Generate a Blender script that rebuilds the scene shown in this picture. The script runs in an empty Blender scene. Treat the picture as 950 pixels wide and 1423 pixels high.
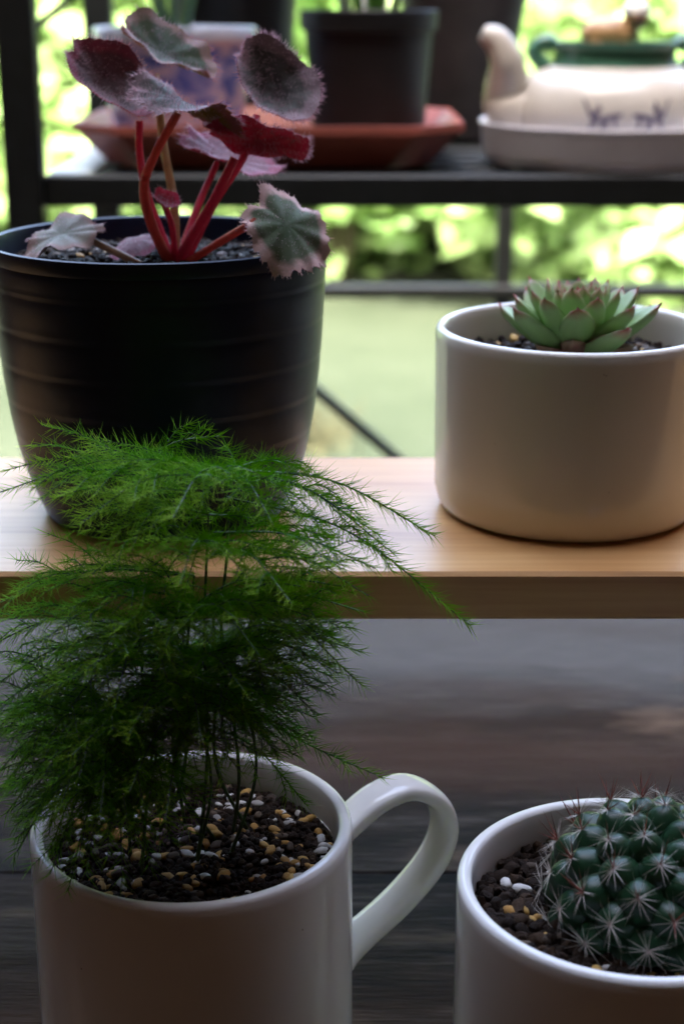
import bpy, math, random
import numpy as np
from mathutils import Vector, Matrix

random.seed(7)
rng = np.random.default_rng(7)
R = math.radians
scene = bpy.context.scene
col = scene.collection

# ------------------------------------------------------------------ camera, sky, sun, exposure
CZ = 1.04                      # camera height above the veranda floor
PITCH = R(18.0)
FPX = 2200.0                   # focal length in pixels of the 950 x 1423 photograph
cam_d = bpy.data.cameras.new('camera')
cam = bpy.data.objects.new('camera', cam_d)
col.objects.link(cam)
cam.location = (0, 0, CZ)
cam.rotation_euler = (R(90) - PITCH, 0, 0)
cam_d.sensor_fit = 'VERTICAL'
cam_d.sensor_height = 36.0
cam_d.lens = 36.0 * FPX / 1423.0
cam_d.clip_start = 0.02
cam_d.clip_end = 600
cam_d.dof.use_dof = True
cam_d.dof.focus_distance = 0.418
cam_d.dof.aperture_fstop = 13.0
scene.camera = cam

SUN_EL, SUN_AZ = 47.0, -163.0   # azimuth measured from +Y towards +X (the sun stands to the left, over the house)
world = bpy.data.worlds.new('World')
scene.world = world
world.use_nodes = True
wn = world.node_tree.nodes
sky = wn.new('ShaderNodeTexSky')
sky.sky_type = 'NISHITA'
sky.sun_disc = False
sky.sun_elevation = R(SUN_EL)
sky.sun_rotation = R(SUN_AZ)
sky.air_density = 1.0
sky.dust_density = 8.0
sky.ozone_density = 0.0
world.node_tree.links.new(sky.outputs[0], wn['Background'].inputs[0])
wn['Background'].inputs[1].default_value = 0.15

sun_d = bpy.data.lights.new('sun', 'SUN')
sun_d.energy = 2.2
sun_d.angle = R(0.5)
sun_d.color = (1.0, 0.95, 0.86)
sun = bpy.data.objects.new('sun', sun_d)
col.objects.link(sun)
sd = Vector((math.sin(R(SUN_AZ)) * math.cos(R(SUN_EL)), math.cos(R(SUN_AZ)) * math.cos(R(SUN_EL)), math.sin(R(SUN_EL))))
sun.rotation_euler = sd.to_track_quat('Z', 'Y').to_euler()
sun.location = sd * 20

vs = scene.view_settings
vs.view_transform = 'Standard'
vs.look = 'None'
vs.exposure = 4.4
vs.gamma = 1.0
vs.use_curve_mapping = False
scene.render.engine = 'CYCLES'
cy = scene.cycles
cy.use_denoising = True
cy.max_bounces = 10
cy.diffuse_bounces = 6
cy.glossy_bounces = 4
cy.transmission_bounces = 6
cy.transparent_max_bounces = 8
cy.sample_clamp_indirect = 8.0

# ------------------------------------------------------------------ pixels to points
CP, SP = math.cos(PITCH), math.sin(PITCH)
def P(x, y, Y):
    """point of the photograph's pixel (x, y) on the vertical plane at distance Y"""
    u, v = (x - 475.0) / FPX, (y - 711.5) / FPX
    d = np.array([u, CP - v * SP, -SP - v * CP])
    d = d * (Y / d[1])
    return d + np.array([0, 0, CZ])
def PZ(x, y, z):
    u, v = (x - 475.0) / FPX, (y - 711.5) / FPX
    d = np.array([u, CP - v * SP, -SP - v * CP])
    d = d * ((z - CZ) / d[2])
    return d + np.array([0, 0, CZ])
def DV(c, d, Y):
    """a displacement in pixels (dx, dy) and metres of depth at pixel c"""
    return P(c[0] + d[0], c[1] + d[1], Y + d[2]) - P(c[0], c[1], Y)
def unit(v):
    v = np.asarray(v, float)
    n = np.linalg.norm(v)
    return v / n if n > 1e-12 else np.array([0, 0, 1.0])

# ------------------------------------------------------------------ mesh builder
class MB:
    def __init__(self):
        self.v, self.f, self.m, self.a, self.n = [], [], [], [], 0
    def add(self, verts, faces, mat=0, attr=None):
        verts = np.asarray(verts, float).reshape(-1, 3)
        k = len(verts)
        self.v.append(verts)
        b = self.n
        self.f.extend([tuple(i + b for i in f) for f in faces])
        self.m.extend([mat] * len(faces))
        self.a.append(np.zeros(k) if attr is None else np.broadcast_to(np.asarray(attr, float), (k,)))
        self.n += k
        return self
    def box(self, c, s, bev=0.0, mat=0, rot=None):
        """box with chamfered edges"""
        hx, hy, hz = s[0] / 2, s[1] / 2, s[2] / 2
        b = min(bev, hx * .9, hy * .9, hz * .9)
        if b <= 0:
            vv = [(sx * hx, sy * hy, sz * hz) for sx in (-1, 1) for sy in (-1, 1) for sz in (-1, 1)]
            ff = [(0, 1, 3, 2), (4, 6, 7, 5), (0, 4, 5, 1), (2, 3, 7, 6), (0, 2, 6, 4), (1, 5, 7, 3)]
        else:
            vv, idx = [], {}
            for sx in (-1, 1):
                for sy in (-1, 1):
                    for sz in (-1, 1):
                        for ax in range(3):
                            p = [sx * (hx - b), sy * (hy - b), sz * (hz - b)]
                            p[ax] = (sx * hx, sy * hy, sz * hz)[ax]
                            idx[(sx, sy, sz, ax)] = len(vv)
                            vv.append(p)
            ff = []
            I = lambda a, b_, c_, ax: idx[(a, b_, c_, ax)]
            for s_ in (-1, 1):
                q = [(s_, -1, -1), (s_, 1, -1), (s_, 1, 1), (s_, -1, 1)]
                ff.append(tuple(I(*t, 0) for t in (q if s_ > 0 else q[::-1])))
                q = [(-1, s_, -1), (-1, s_, 1), (1, s_, 1), (1, s_, -1)]
                ff.append(tuple(I(*t, 1) for t in (q if s_ > 0 else q[::-1])))
                q = [(-1, -1, s_), (1, -1, s_), (1, 1, s_), (-1, 1, s_)]
                ff.append(tuple(I(*t, 2) for t in (q if s_ > 0 else q[::-1])))
            for s1 in (-1, 1):
                for s2 in (-1, 1):
                    ff.append((I(-1, s1, s2, 1), I(1, s1, s2, 1), I(1, s1, s2, 2), I(-1, s1, s2, 2)))
                    ff.append((I(s1, -1, s2, 0), I(s1, 1, s2, 0), I(s1, 1, s2, 2), I(s1, -1, s2, 2)))
                    ff.append((I(s1, s2, -1, 0), I(s1, s2, 1, 0), I(s1, s2, 1, 1), I(s1, s2, -1, 1)))
                    for s3 in (-1, 1):
                        ff.append((I(s1, s2, s3, 0), I(s1, s2, s3, 1), I(s1, s2, s3, 2)))
        vv = np.array(vv)
        if rot is not None:
            vv = vv @ np.array(rot).T
        return self.add(vv + np.array(c), ff, mat)
    def bar(self, a, b, w, h, up=(0, 0, 1), bev=0.001, mat=0):
        a, b = np.array(a, float), np.array(b, float)
        d = unit(b - a)
        s = unit(np.cross(up, d))
        u = np.cross(d, s)
        rot = np.array([d, s, u]).T
        return self.box((a + b) / 2, (np.linalg.norm(b - a), w, h), bev, mat, rot)
    def lathe(self, prof, c=(0, 0, 0), n=64, mat=0, sx=1.0, sy=1.0, close=True):
        vv, ff = [], []
        for r, z in prof:
            for j in range(n):
                t = 2 * math.pi * j / n
                vv.append((c[0] + r * sx * math.cos(t), c[1] + r * sy * math.sin(t), c[2] + z))
        for i in range(len(prof) - 1):
            for j in range(n):
                k = (j + 1) % n
                ff.append((i * n + j, i * n + k, (i + 1) * n + k, (i + 1) * n + j))
        if close:
            ff.append(tuple(range(n))[::-1])
            ff.append(tuple((len(prof) - 1) * n + j for j in range(n)))
        return self.add(vv, ff, mat)
    def tube(self, pts, rad, n=8, mat=0, sec=None, attr=None):
        """tube along a polyline; rad number or list; sec = (width, height) factors with a fixed side vector"""
        pts = np.array(pts, float)
        k = len(pts)
        rad = np.full(k, rad) if np.isscalar(rad) else np.array(rad, float)
        tg = np.gradient(pts, axis=0)
        ref = np.array([0.3, -0.2, 1.0]) if sec is None else np.array(sec[2], float)
        vv, ff = [], []
        for i in range(k):
            t = unit(tg[i])
            s = np.cross(ref, t) if sec is None else ref - t * ref.dot(t)
            if np.linalg.norm(s) < 1e-3:
                s = np.cross((1, 0, 0), t)
            s = unit(s)
            u = np.cross(t, s)
            for j in range(n):
                a = 2 * math.pi * j / n
                ca, sa = math.cos(a), math.sin(a)
                if sec is None:
                    vv.append(pts[i] + rad[i] * (s * ca + u * sa))
                else:
                    e = 0.7
                    ca = math.copysign(abs(ca) ** e, ca)
                    sa = math.copysign(abs(sa) ** e, sa)
                    vv.append(pts[i] + rad[i] * (s * ca * sec[0] + u * sa * sec[1]))
        for i in range(k - 1):
            for j in range(n):
                q = (j + 1) % n
                ff.append((i * n + j, i * n + q, (i + 1) * n + q, (i + 1) * n + j))
        ff.append(tuple(range(n))[::-1])
        ff.append(tuple((k - 1) * n + j for j in range(n)))
        at = None if attr is None else np.repeat(np.asarray(attr, float), n)
        return self.add(vv, ff, mat, at)
    def cones(self, p, d, L, r, mat=0, a0=0.0, a1=0.0, bend=None):
        """many thin 3-sided tapering needles at once (arrays)"""
        p, d = np.asarray(p, float), np.asarray(d, float)
        k = len(p)
        if not k:
            return self
        d = d / np.linalg.norm(d, axis=1, keepdims=True)
        ref = np.where(np.abs(d[:, 2:3]) > .9, np.array([[1.0, 0, 0]]), np.array([[0, 0, 1.0]]))
        s = np.cross(ref, d)
        s /= np.linalg.norm(s, axis=1, keepdims=True)
        u = np.cross(d, s)
        L = np.broadcast_to(np.asarray(L, float), (k,))[:, None]
        r = np.broadcast_to(np.asarray(r, float), (k,))[:, None]
        tip = p + d * L
        if bend is not None:
            tip = tip + bend
        vv = np.stack([p + r * s, p + r * (-.5 * s + .866 * u), p + r * (-.5 * s - .866 * u), tip], 1).reshape(-1, 3)
        at = np.stack([np.broadcast_to(a0, (k,))] * 3 + [np.broadcast_to(a1, (k,))], 1).reshape(-1)
        ff = []
        for i in range(k):
            b = 4 * i
            ff += [(b, b + 1, b + 3), (b + 1, b + 2, b + 3), (b + 2, b, b + 3)]
        return self.add(vv, ff, mat, at)
    def mesh(self, name, mats, origin=(0, 0, 0), smooth=True):
        me = bpy.data.meshes.new(name)
        v = np.concatenate(self.v) - np.array(origin, float)
        me.from_pydata(v.tolist(), [], self.f)
        for m in (mats if isinstance(mats, (list, tuple)) else [mats]):
            me.materials.append(m)
        me.polygons.foreach_set('material_index', self.m)
        at = me.attributes.new('t', 'FLOAT', 'POINT')
        at.data.foreach_set('value', np.concatenate(self.a))
        if smooth:
            me.polygons.foreach_set('use_smooth', [True] * len(me.polygons))
        me.update()
        return me
    def build(self, name, mats, parent=None, smooth=True, origin=None):
        if origin is None:
            origin = parent['_o'] if parent is not None else (0, 0, 0)
        o = bpy.data.objects.new(name, self.mesh(name, mats, origin, smooth))
        col.objects.link(o)
        if parent is not None:
            o.parent = parent
        else:
            o.location = origin
        o['_o'] = [float(t) for t in origin]
        if smooth:
            sharp(o)
        return o

def sharp(o, ang=40):
    me = o.data
    try:
        me.set_sharp_from_angle(angle=R(ang))
    except Exception:
        pass

def thing(name, loc, label, cat, group=None):
    o = bpy.data.objects.new(name, None)
    col.objects.link(o)
    o.empty_display_size = 0.02
    o.location = [float(t) for t in loc]
    o['_o'] = [float(t) for t in loc]
    tag(o, label, cat, group)
    return o
def tag(o, label=None, cat=None, group=None, kind=None):
    if label: o['label'] = label
    if cat: o['category'] = cat
    if group: o['group'] = group
    if kind: o['kind'] = kind
    return o
def inst(name, me, parent, M):
    o = bpy.data.objects.new(name, me)
    col.objects.link(o)
    if parent is not None:
        o.parent = parent
        M = Matrix.Translation(-Vector(parent['_o'])) @ M
        o['_o'] = list(parent['_o'])
    o.matrix_local = M
    return o
def smoothpath(pts, n=24):
    """Catmull-Rom through the points"""
    p = np.array(pts, float)
    if len(p) == 2:
        return np.array([p[0] + (p[1] - p[0]) * t for t in np.linspace(0, 1, n)])
    q = np.vstack([2 * p[0] - p[1], p, 2 * p[-1] - p[-2]])
    out, seg = [], len(p) - 1
    for t in np.linspace(0, seg, n):
        i = min(int(t), seg - 1)
        f = t - i
        a, b, c, d = q[i], q[i + 1], q[i + 2], q[i + 3]
        out.append(.5 * ((2 * b) + (-a + c) * f + (2 * a - 5 * b + 4 * c - d) * f * f + (-a + 3 * b - 3 * c + d) * f ** 3))
    return np.array(out)

# ------------------------------------------------------------------ materials
MATS = {}
class NT:
    def __init__(self, name):
        self.m = bpy.data.materials.new(name)
        self.m.use_nodes = True
        self.t = self.m.node_tree
        self.b = self.t.nodes['Principled BSDF']
        self.out = self.t.nodes['Material Output']
        MATS[name] = self.m
    def n(self, typ, **kw):
        nd = self.t.nodes.new(typ)
        for k, v in kw.items():
            setattr(nd, k, v)
        return nd
    def l(self, a, b):
        self.t.links.new(a, b)
    def coord(self, scale=(1, 1, 1), kind='Object', rot=(0, 0, 0)):
        c = self.n('ShaderNodeTexCoord')
        mp = self.n('ShaderNodeMapping')
        mp.inputs['Scale'].default_value = scale
        mp.inputs['Rotation'].default_value = rot
        self.l(c.outputs[kind], mp.inputs[0])
        return mp.outputs[0]
    def noise(self, vec, scale, detail=4, rough=.55, dist=0):
        nd = self.n('ShaderNodeTexNoise')
        nd.inputs['Scale'].default_value = scale
        nd.inputs['Detail'].default_value = detail
        nd.inputs['Roughness'].default_value = rough
        nd.inputs['Distortion'].default_value = dist
        if vec is not None:
            self.l(vec, nd.inputs['Vector'])
        return nd.outputs['Fac']
    def ramp(self, fac, stops):
        nd = self.n('ShaderNodeValToRGB')
        e = nd.color_ramp.elements
        while len(e) < len(stops):
            e.new(.5)
        for el, (p, c) in zip(e, stops):
            el.position = p
            el.color = (*c, 1) if len(c) == 3 else c
        self.l(fac, nd.inputs[0])
        return nd.outputs[0]
    def mix(self, fac, a, b, blend='MIX'):
        nd = self.n('ShaderNodeMix', data_type='RGBA', blend_type=blend)
        for s, v in ((nd.inputs[0], fac), (nd.inputs[6], a), (nd.inputs[7], b)):
            if hasattr(v, 'links') or hasattr(v, 'is_output'):
                self.l(v, s)
            elif isinstance(v, (int, float)):
                s.default_value = v
            else:
                s.default_value = (*v, 1)
        return nd.outputs[2]
    def math(self, op, a, b=0.0, clamp=False):
        nd = self.n('ShaderNodeMath', operation=op, use_clamp=clamp)
        for s, v in ((nd.inputs[0], a), (nd.inputs[1], b)):
            if isinstance(v, (int, float)):
                s.default_value = v
            else:
                self.l(v, s)
        return nd.outputs[0]
    def bump(self, h, strength=.3, dist=.001):
        nd = self.n('ShaderNodeBump')
        nd.inputs['Strength'].default_value = strength
        nd.inputs['Distance'].default_value = dist
        self.l(h, nd.inputs['Height'])
        self.l(nd.outputs[0], self.b.inputs['Normal'])
        return nd.outputs[0]
    def set(self, color=None, rough=None, metal=None, spec=None, coat=None, sss=None):
        B = self.b.inputs
        for k, v in (('Base Color', color), ('Roughness', rough), ('Metallic', metal), ('Specular IOR Level', spec), ('Coat Weight', coat)):
            if v is None: continue
            if isinstance(v, (int, float)): B[k].default_value = v
            elif isinstance(v, tuple): B[k].default_value = (*v, 1)
            else: self.l(v, B[k])
        return self
    def translucent(self, color, fac=.4):
        tr = self.n('ShaderNodeBsdfTranslucent')
        if isinstance(color, tuple): tr.inputs[0].default_value = (*color, 1)
        else: self.l(color, tr.inputs[0])
        mx = self.n('ShaderNodeMixShader')
        mx.inputs[0].default_value = fac
        self.l(self.b.outputs[0], mx.inputs[1])
        self.l(tr.outputs[0], mx.inputs[2])
        self.l(mx.outputs[0], self.out.inputs[0])
    def attr(self, name='t'):
        a = self.n('ShaderNodeAttribute', attribute_name=name)
        return a.outputs['Fac']
    def objrand(self):
        return self.n('ShaderNodeObjectInfo').outputs['Random']

def plain(name, c, rough=.6, spec=.5, var=.12, scale=60, bump=0.0, bscale=None, coat=None, metal=None):
    t = NT(name)
    v = t.coord()
    f = t.noise(v, scale, 5)
    lo = tuple(x * (1 - var) for x in c)
    hi = tuple(min(1, x * (1 + var)) for x in c)
    t.set(t.ramp(f, [(.3, lo), (.7, hi)]), rough, metal, spec, coat)
    if bump:
        t.bump(t.noise(v, bscale or scale * 3, 4), bump, .001)
    return t.m

def wood(name, c0, c1, c2, grain=40, rough=.5, bump=.25, weather=False, spec=.5):
    t = NT(name)
    c = t.n('ShaderNodeTexCoord')
    oi = t.objrand()
    off = t.n('ShaderNodeCombineXYZ')
    t.l(t.math('MULTIPLY', oi, 13.0), off.inputs[0])
    t.l(t.math('MULTIPLY', oi, 7.0), off.inputs[1])
    ad = t.n('ShaderNodeVectorMath', operation='ADD')
    t.l(c.outputs['Object'], ad.inputs[0]); t.l(off.outputs[0], ad.inputs[1])
    mp = t.n('ShaderNodeMapping'); mp.inputs['Scale'].default_value = (.13 if weather else .06, 1, 1)
    t.l(ad.outputs[0], mp.inputs[0])
    big = t.noise(mp.outputs[0], grain, 5, .6, .6)
    mp2 = t.n('ShaderNodeMapping'); mp2.inputs['Scale'].default_value = (.07 if weather else .025, 1, 1)
    t.l(ad.outputs[0], mp2.inputs[0])
    fine = t.noise(mp2.outputs[0], grain * 12, 4, .65)
    f = t.math('ADD', t.math('MULTIPLY', big, .5 if weather else .65), t.math('MULTIPLY', fine, .5 if weather else .35))
    colr = t.ramp(f, [(.40 if weather else .36, c0), (.5, c1), (.61 if weather else .64, c2)])
    if weather:
        mp3 = t.n('ShaderNodeMapping'); mp3.inputs['Scale'].default_value = (.35, 1, 1)
        t.l(ad.outputs[0], mp3.inputs[0])
        pt = t.noise(mp3.outputs[0], 22, 4, .6)
        colr = t.mix(t.ramp(pt, [(.57, (0, 0, 0)), (.68, (1, 1, 1))]), colr, (.15, .10, .065))
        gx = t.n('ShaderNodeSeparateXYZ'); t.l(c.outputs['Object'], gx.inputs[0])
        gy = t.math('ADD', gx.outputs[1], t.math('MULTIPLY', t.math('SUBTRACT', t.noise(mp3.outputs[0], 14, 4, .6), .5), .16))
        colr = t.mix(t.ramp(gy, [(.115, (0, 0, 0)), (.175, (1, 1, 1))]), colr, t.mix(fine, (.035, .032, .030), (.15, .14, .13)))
        pt2 = t.noise(mp3.outputs[0], 9, 3, .5)
        colr = t.mix(t.ramp(pt2, [(.45, (0, 0, 0)), (.65, (.75, .75, .75))]), colr, (.040, .018, .010))
        rr = t.ramp(fine, [(.3, (rough - .1,) * 3), (.7, (rough + .15,) * 3)])
        t.set(colr, rr, None, spec)
    else:
        t.set(colr, rough, None, spec)
    t.bump(t.math('ADD', t.math('MULTIPLY', fine, .7), t.math('MULTIPLY', big, .3)), bump, .0012)
    return t

# glazed white china: a few specks, hint of crazing stain
def china(name, c):
    t = NT(name)
    v = t.coord()
    sp = t.noise(v, 420, 2, .5)
    spot = t.ramp(sp, [(.77, (0, 0, 0)), (.80, (1, 1, 1))])
    tone = t.ramp(t.noise(v, 35, 3), [(.3, tuple(x * .96 for x in c)), (.7, c)])
    t.set(t.mix(spot, tone, (.20, .15, .11)), .09, None, .5)
    t.bump(t.noise(v, 55, 2), .05, .0008)
    return t.m
M_china = china('white_glaze', (.80, .785, .76))
M_cream = china('cream_glaze', (.74, .69, .60))

t = NT('navy_plastic')
v = t.coord()
t.set(t.ramp(t.noise(v, 120, 5), [(.3, (.004, .009, .026)), (.75, (.007, .015, .042))]), .33, None, .28)
t.b.inputs['Roughness'].default_value = .36
t.bump(t.noise(v, 500, 3), .06, .0006)
M_navy = t.m

pine = wood('pine', (.44, .205, .070), (.58, .310, .118), (.67, .40, .17), 34, .36, .10, False, .5)
M_pine = pine.m
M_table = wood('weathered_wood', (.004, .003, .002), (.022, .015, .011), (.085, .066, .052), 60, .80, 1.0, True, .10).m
M_wall = wood('wall_wood', (.040, .014, .004), (.062, .023, .007), (.080, .031, .010), 10, .75, .2, False, .15).m
M_floor = plain('floor_tile', (.07, .036, .020), .7, .2, .2, 6)
M_iron = plain('dark_steel', (.008, .010, .010), .5, .3, .3, 90, .15)
M_black = plain('black_plastic', (.006, .007, .008), .5, .25, .2, 60)
M_blackm = plain('brown_black_clay', (.022, .018, .018), .6, .4, .3, 60)
M_terra = plain('terracotta_plastic', (.33, .085, .060), .5, .45, .18, 70)
M_saucer = plain('white_plastic', (.84, .81, .85), .40, .5, .06, 40)
M_railsheen = plain('pale_rail_sheen', (.45, .46, .46), .45, .5, .15, 50)  # skylight glancing off the rack's side rails, put into a pale colour
M_tea = plain('cream_stoneware', (.46, .42, .36), .30, .5, .10, 40)
M_teag = plain('green_glaze', (.045, .13, .085), .22, .5, .2, 60)
M_ink = plain('grey_brushwork', (.12, .10, .13), .4, .4, .1, 60)
M_tan = plain('tan_ceramic', (.36, .20, .085), .4, .5, .2, 60)
M_pale = plain('pale_ceramic', (.72, .70, .66), .35, .5, .06, 60)
M_brown = plain('brown_ceramic', (.09, .045, .025), .4, .5, .2, 60)

# blue and white porcelain: wash of blue brushwork
t = NT('blue_porcelain')
v = t.coord((1, 1, 1.6))
f = t.noise(v, 38, 4, .6, .6)
t.set(t.ramp(f, [(.38, (.07, .17, .70)), (.46, (.28, .44, .88)), (.53, (.58, .72, .94))]), .2)
M_blue = t.m
M_bluew = plain('blue_white_glaze', (.60, .68, .82), .25, .5, .06, 40)

# soil
t = NT('soil_bed'); v = t.coord()
t.set(t.ramp(t.noise(v, 900, 5, .7), [(.3, (.008, .006, .004)), (.7, (.035, .023, .015))]), .85, None, .3)
t.bump(t.noise(v, 700, 5, .7), 1.0, .002); M_soil = t.m
t = NT('soil_crumb'); v = t.coord()
a = t.attr()
t.set(t.mix(t.noise(v, 1500, 3), t.ramp(a, [(0, (.005, .003, .0015)), (.6, (.024, .012, .005)), (1, (.070, .037, .016))]), (.020, .010, .005)), .6, None, .15)
t.bump(t.noise(v, 2600, 3, .7), .8, .0006); M_crumb = t.m
def pebble_mat(name, lo, hi, rough):
    t = NT(name); v = t.coord()
    c = t.ramp(t.objrand(), [(0, lo), (1, hi)])
    t.set(t.mix(t.ramp(t.noise(v, 900, 4), [(.55, (0, 0, 0)), (.75, (.7, .7, .7))]), c, tuple(x * .25 for x in lo)), rough)
    t.bump(t.noise(v, 1400, 4, .7), .5, .0005)
    return t.m
M_ochre = pebble_mat('ochre_pebble', (.40, .19, .025), (.60, .37, .10), .5)
M_perl = pebble_mat('white_pumice', (.42, .38, .34), (.75, .72, .68), .7)
M_grey = pebble_mat('brown_pebble', (.04, .024, .014), (.13, .085, .05), .7)

# fern
t = NT('fern_needle')
a = t.attr(); oi = t.objrand()
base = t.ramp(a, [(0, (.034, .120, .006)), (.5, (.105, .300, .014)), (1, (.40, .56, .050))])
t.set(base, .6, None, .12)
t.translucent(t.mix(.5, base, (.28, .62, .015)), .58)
M_fern = t.m
M_stem = plain('fern_stem', (.030, .065, .014), .5, .4, .3, 300)

# begonia
def begonia_mat(name, core, mid, rim, tfac=.3, tcol=(.4, .1, .08), n1=160):
    t = NT(name); v = t.coord(); a = t.attr()
    n = t.noise(v, n1, 4, .6)
    vein = t.noise(v, 420, 3, .6)
    k = t.math('ADD', a, t.math('MULTIPLY', t.math('SUBTRACT', n, .5), .60))
    c = t.ramp(k, [(.28, core), (.56, mid), (.72, mid), (.86, rim)])
    c = t.mix(t.ramp(vein, [(.48, (0, 0, 0)), (.70, (.35, .35, .35))]), c, (.20, .20, .19))
    t.set(c, .65, None, .15)
    t.b.inputs['Sheen Weight'].default_value = .10
    t.bump(vein, .35, .0008)
    t.translucent(tcol, tfac)
    return t.m
B_green = begonia_mat('begonia_green', (.030, .048, .022), (.070, .095, .060), (.36, .24, .22), .18, (.14, .20, .06))
B_dark = begonia_mat('begonia_dark', (.016, .010, .008), (.085, .088, .080), (.30, .22, .24), .10, (.10, .03, .03))
B_purple = begonia_mat('begonia_purple', (.048, .022, .024), (.125, .100, .108), (.32, .11, .15), .10, (.25, .06, .08))
B_varieg = begonia_mat('begonia_variegated', (.050, .080, .036), (.10, .135, .080), (.62, .42, .39), .14, (.18, .20, .08), 90)
B_pink = begonia_mat('begonia_pink', (.22, .10, .12), (.26, .14, .17), (.36, .12, .18), .2, (.35, .08, .12))
B_dry = begonia_mat('begonia_dry', (.20, .21, .17), (.29, .28, .24), (.36, .25, .22), .10, (.3, .25, .15))
B_red = begonia_mat('begonia_red_under', (.36, .035, .050), (.42, .040, .065), (.60, .075, .16), .45, (.75, .05, .10))
B_olive = begonia_mat('begonia_olive_under', (.36, .28, .06), (.28, .24, .055), (.55, .20, .24), .45, (.55, .38, .06))
def stalk(name, c):
    t = NT(name); v = t.coord()
    t.set(t.ramp(t.noise(v, 260, 4), [(.3, tuple(x * .75 for x in c)), (.7, c)]), .42, None, .4)
    t.translucent(tuple(min(1, x * 1.3) for x in c), .35)
    return t.m
S_red = stalk('stalk_red', (.64, .090, .150))
S_orange = stalk('stalk_orange', (.64, .16, .12))
S_tan = stalk('stalk_tan', (.46, .28, .14))
S_dry = stalk('stalk_dry', (.34, .22, .14))
t = NT('leaf_hair'); t.set((.75, .58, .62), .5); t.translucent((.8, .6, .65), .5); M_hair = t.m

# echeveria
t = NT('echeveria'); v = t.coord(); a = t.attr()
n = t.noise(v, 130, 3)
k = t.math('ADD', a, t.math('MULTIPLY', t.math('SUBTRACT', n, .5), .25))
c = t.ramp(k, [(0, (.30, .38, .14)), (.45, (.30, .46, .17)), (.80, (.36, .47, .22)), (.92, (.40, .24, .16)), (1, (.38, .04, .06))])
t.set(c, .42, None, .35)
t.translucent((.25, .5, .10), .22)
M_ech = t.m
t = NT('echeveria_red'); v = t.coord()
t.set(t.ramp(t.noise(v, 200, 3), [(.3, (.36, .13, .11)), (.7, (.30, .22, .12))]), .45); t.translucent((.5, .15, .1), .2)
M_echr = t.m

# cactus
t = NT('cactus_skin'); v = t.coord()
t.set(t.ramp(t.noise(v, 260, 4), [(.3, (.007, .030, .012)), (.75, (.016, .052, .021))]), .34, None, .3)
t.bump(t.noise(v, 900, 3), .08, .0005); M_cactus = t.m
M_spine = plain('white_spine', (.52, .46, .40), .4, .4, .1, 400)
M_spiner = plain('red_spine', (.20, .045, .028), .4, .4, .3, 400)
M_areole = plain('areole_wool', (.45, .28, .22), .8, .2, .3, 900)

# garden
t = NT('lawn')
c_ = t.n('ShaderNodeTexCoord')
f1 = t.noise(c_.outputs['Object'], 2.6, 5, .65)
f2 = t.noise(c_.outputs['Object'], 30, 4, .7)
cc = t.mix(t.ramp(f1, [(.35, (0, 0, 0)), (.65, (1, 1, 1))]), (.0100, .0165, .0075), (.0185, .0255, .0145))
t.set(t.mix(t.math('MULTIPLY', f2, .35), cc, (.02, .025, .015)), .8, None, .2)
t.bump(f2, .4, .03); M_lawn = t.m
def leaf_mat(name, lo, hi, tr, fac):
    t = NT(name); a = t.attr()
    c = t.ramp(a, [(0, lo), (1, hi)])
    t.set(c, .5, None, .4)
    t.translucent(t.mix(.6, c, tr), fac)
    return t.m
M_leafs = [leaf_mat('leaf_bright', (.10, .19, .055), (.18, .29, .10), (.25, .43, .10), .55),
           leaf_mat('leaf_mid', (.08, .16, .05), (.16, .27, .085), (.22, .40, .085), .55),
           leaf_mat('leaf_yellow', (.14, .23, .08), (.24, .34, .14), (.30, .46, .13), .55)]
M_bark = plain('bark', (.035, .036, .018), .9, .2, .35, 20, .6)
M_dkleaf = leaf_mat('leaf_dark', (.012, .04, .010), (.03, .075, .018), (.05, .14, .02), .3)

# ------------------------------------------------------------------ the setting
ZL = -0.16                                              # lawn level
m = MB(); m.add([(-250, 2.02, ZL), (250, 2.02, ZL), (250, 400, ZL), (-250, 400, ZL)], [(0, 1, 2, 3)])
m.add([(-250, -200, ZL), (250, -200, ZL), (250, 2.02, ZL), (-250, 2.02, ZL)], [(0, 1, 2, 3)])
tag(m.build('lawn', M_lawn, smooth=False), 'sunlit pale green lawn beyond the railing', None, None, 'structure')
m = MB(); m.box((0, .25, -.10), (5.6, 3.5, .2), .01)
tag(m.build('veranda_floor', M_floor, smooth=False), 'tiled floor of the shaded veranda', None, None, 'structure')

unseen_shelter = thing('unseen_shelter', (0, -.95, 0), 'unseen brown timber walls and roof shaped to shade the table', 'unseen_shelter')  # out of frame, added and shaped to hold back light from the table
hm = MB(); hm.box((0, -.95, 1.3), (2.6, .1, 2.59), .005); hm.build('wall', M_wall, unseen_shelter, False)
hm = MB(); hm.box((1.25, .35, 1.9), (.1, 2.49, 3.79), .005); hm.build('wall', M_wall, unseen_shelter, False)  # unseen side walls, made tall to cut skylight on the mugs
hm = MB(); hm.box((-1.25, .35, 1.9), (.1, 2.49, 3.79), .005); hm.build('wall', M_wall, unseen_shelter, False)
hm = MB(); hm.box((0, -.335, 2.655), (2.39, 1.41, .12), .005); hm.build('roof', M_wall, unseen_shelter, False)
for sx in (-1.25, 1.25):
    hm = MB(); hm.box((sx, 1.66, 1.9), (.115, .115, 3.8), .006); hm.build('post', M_iron, unseen_shelter, False)

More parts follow.
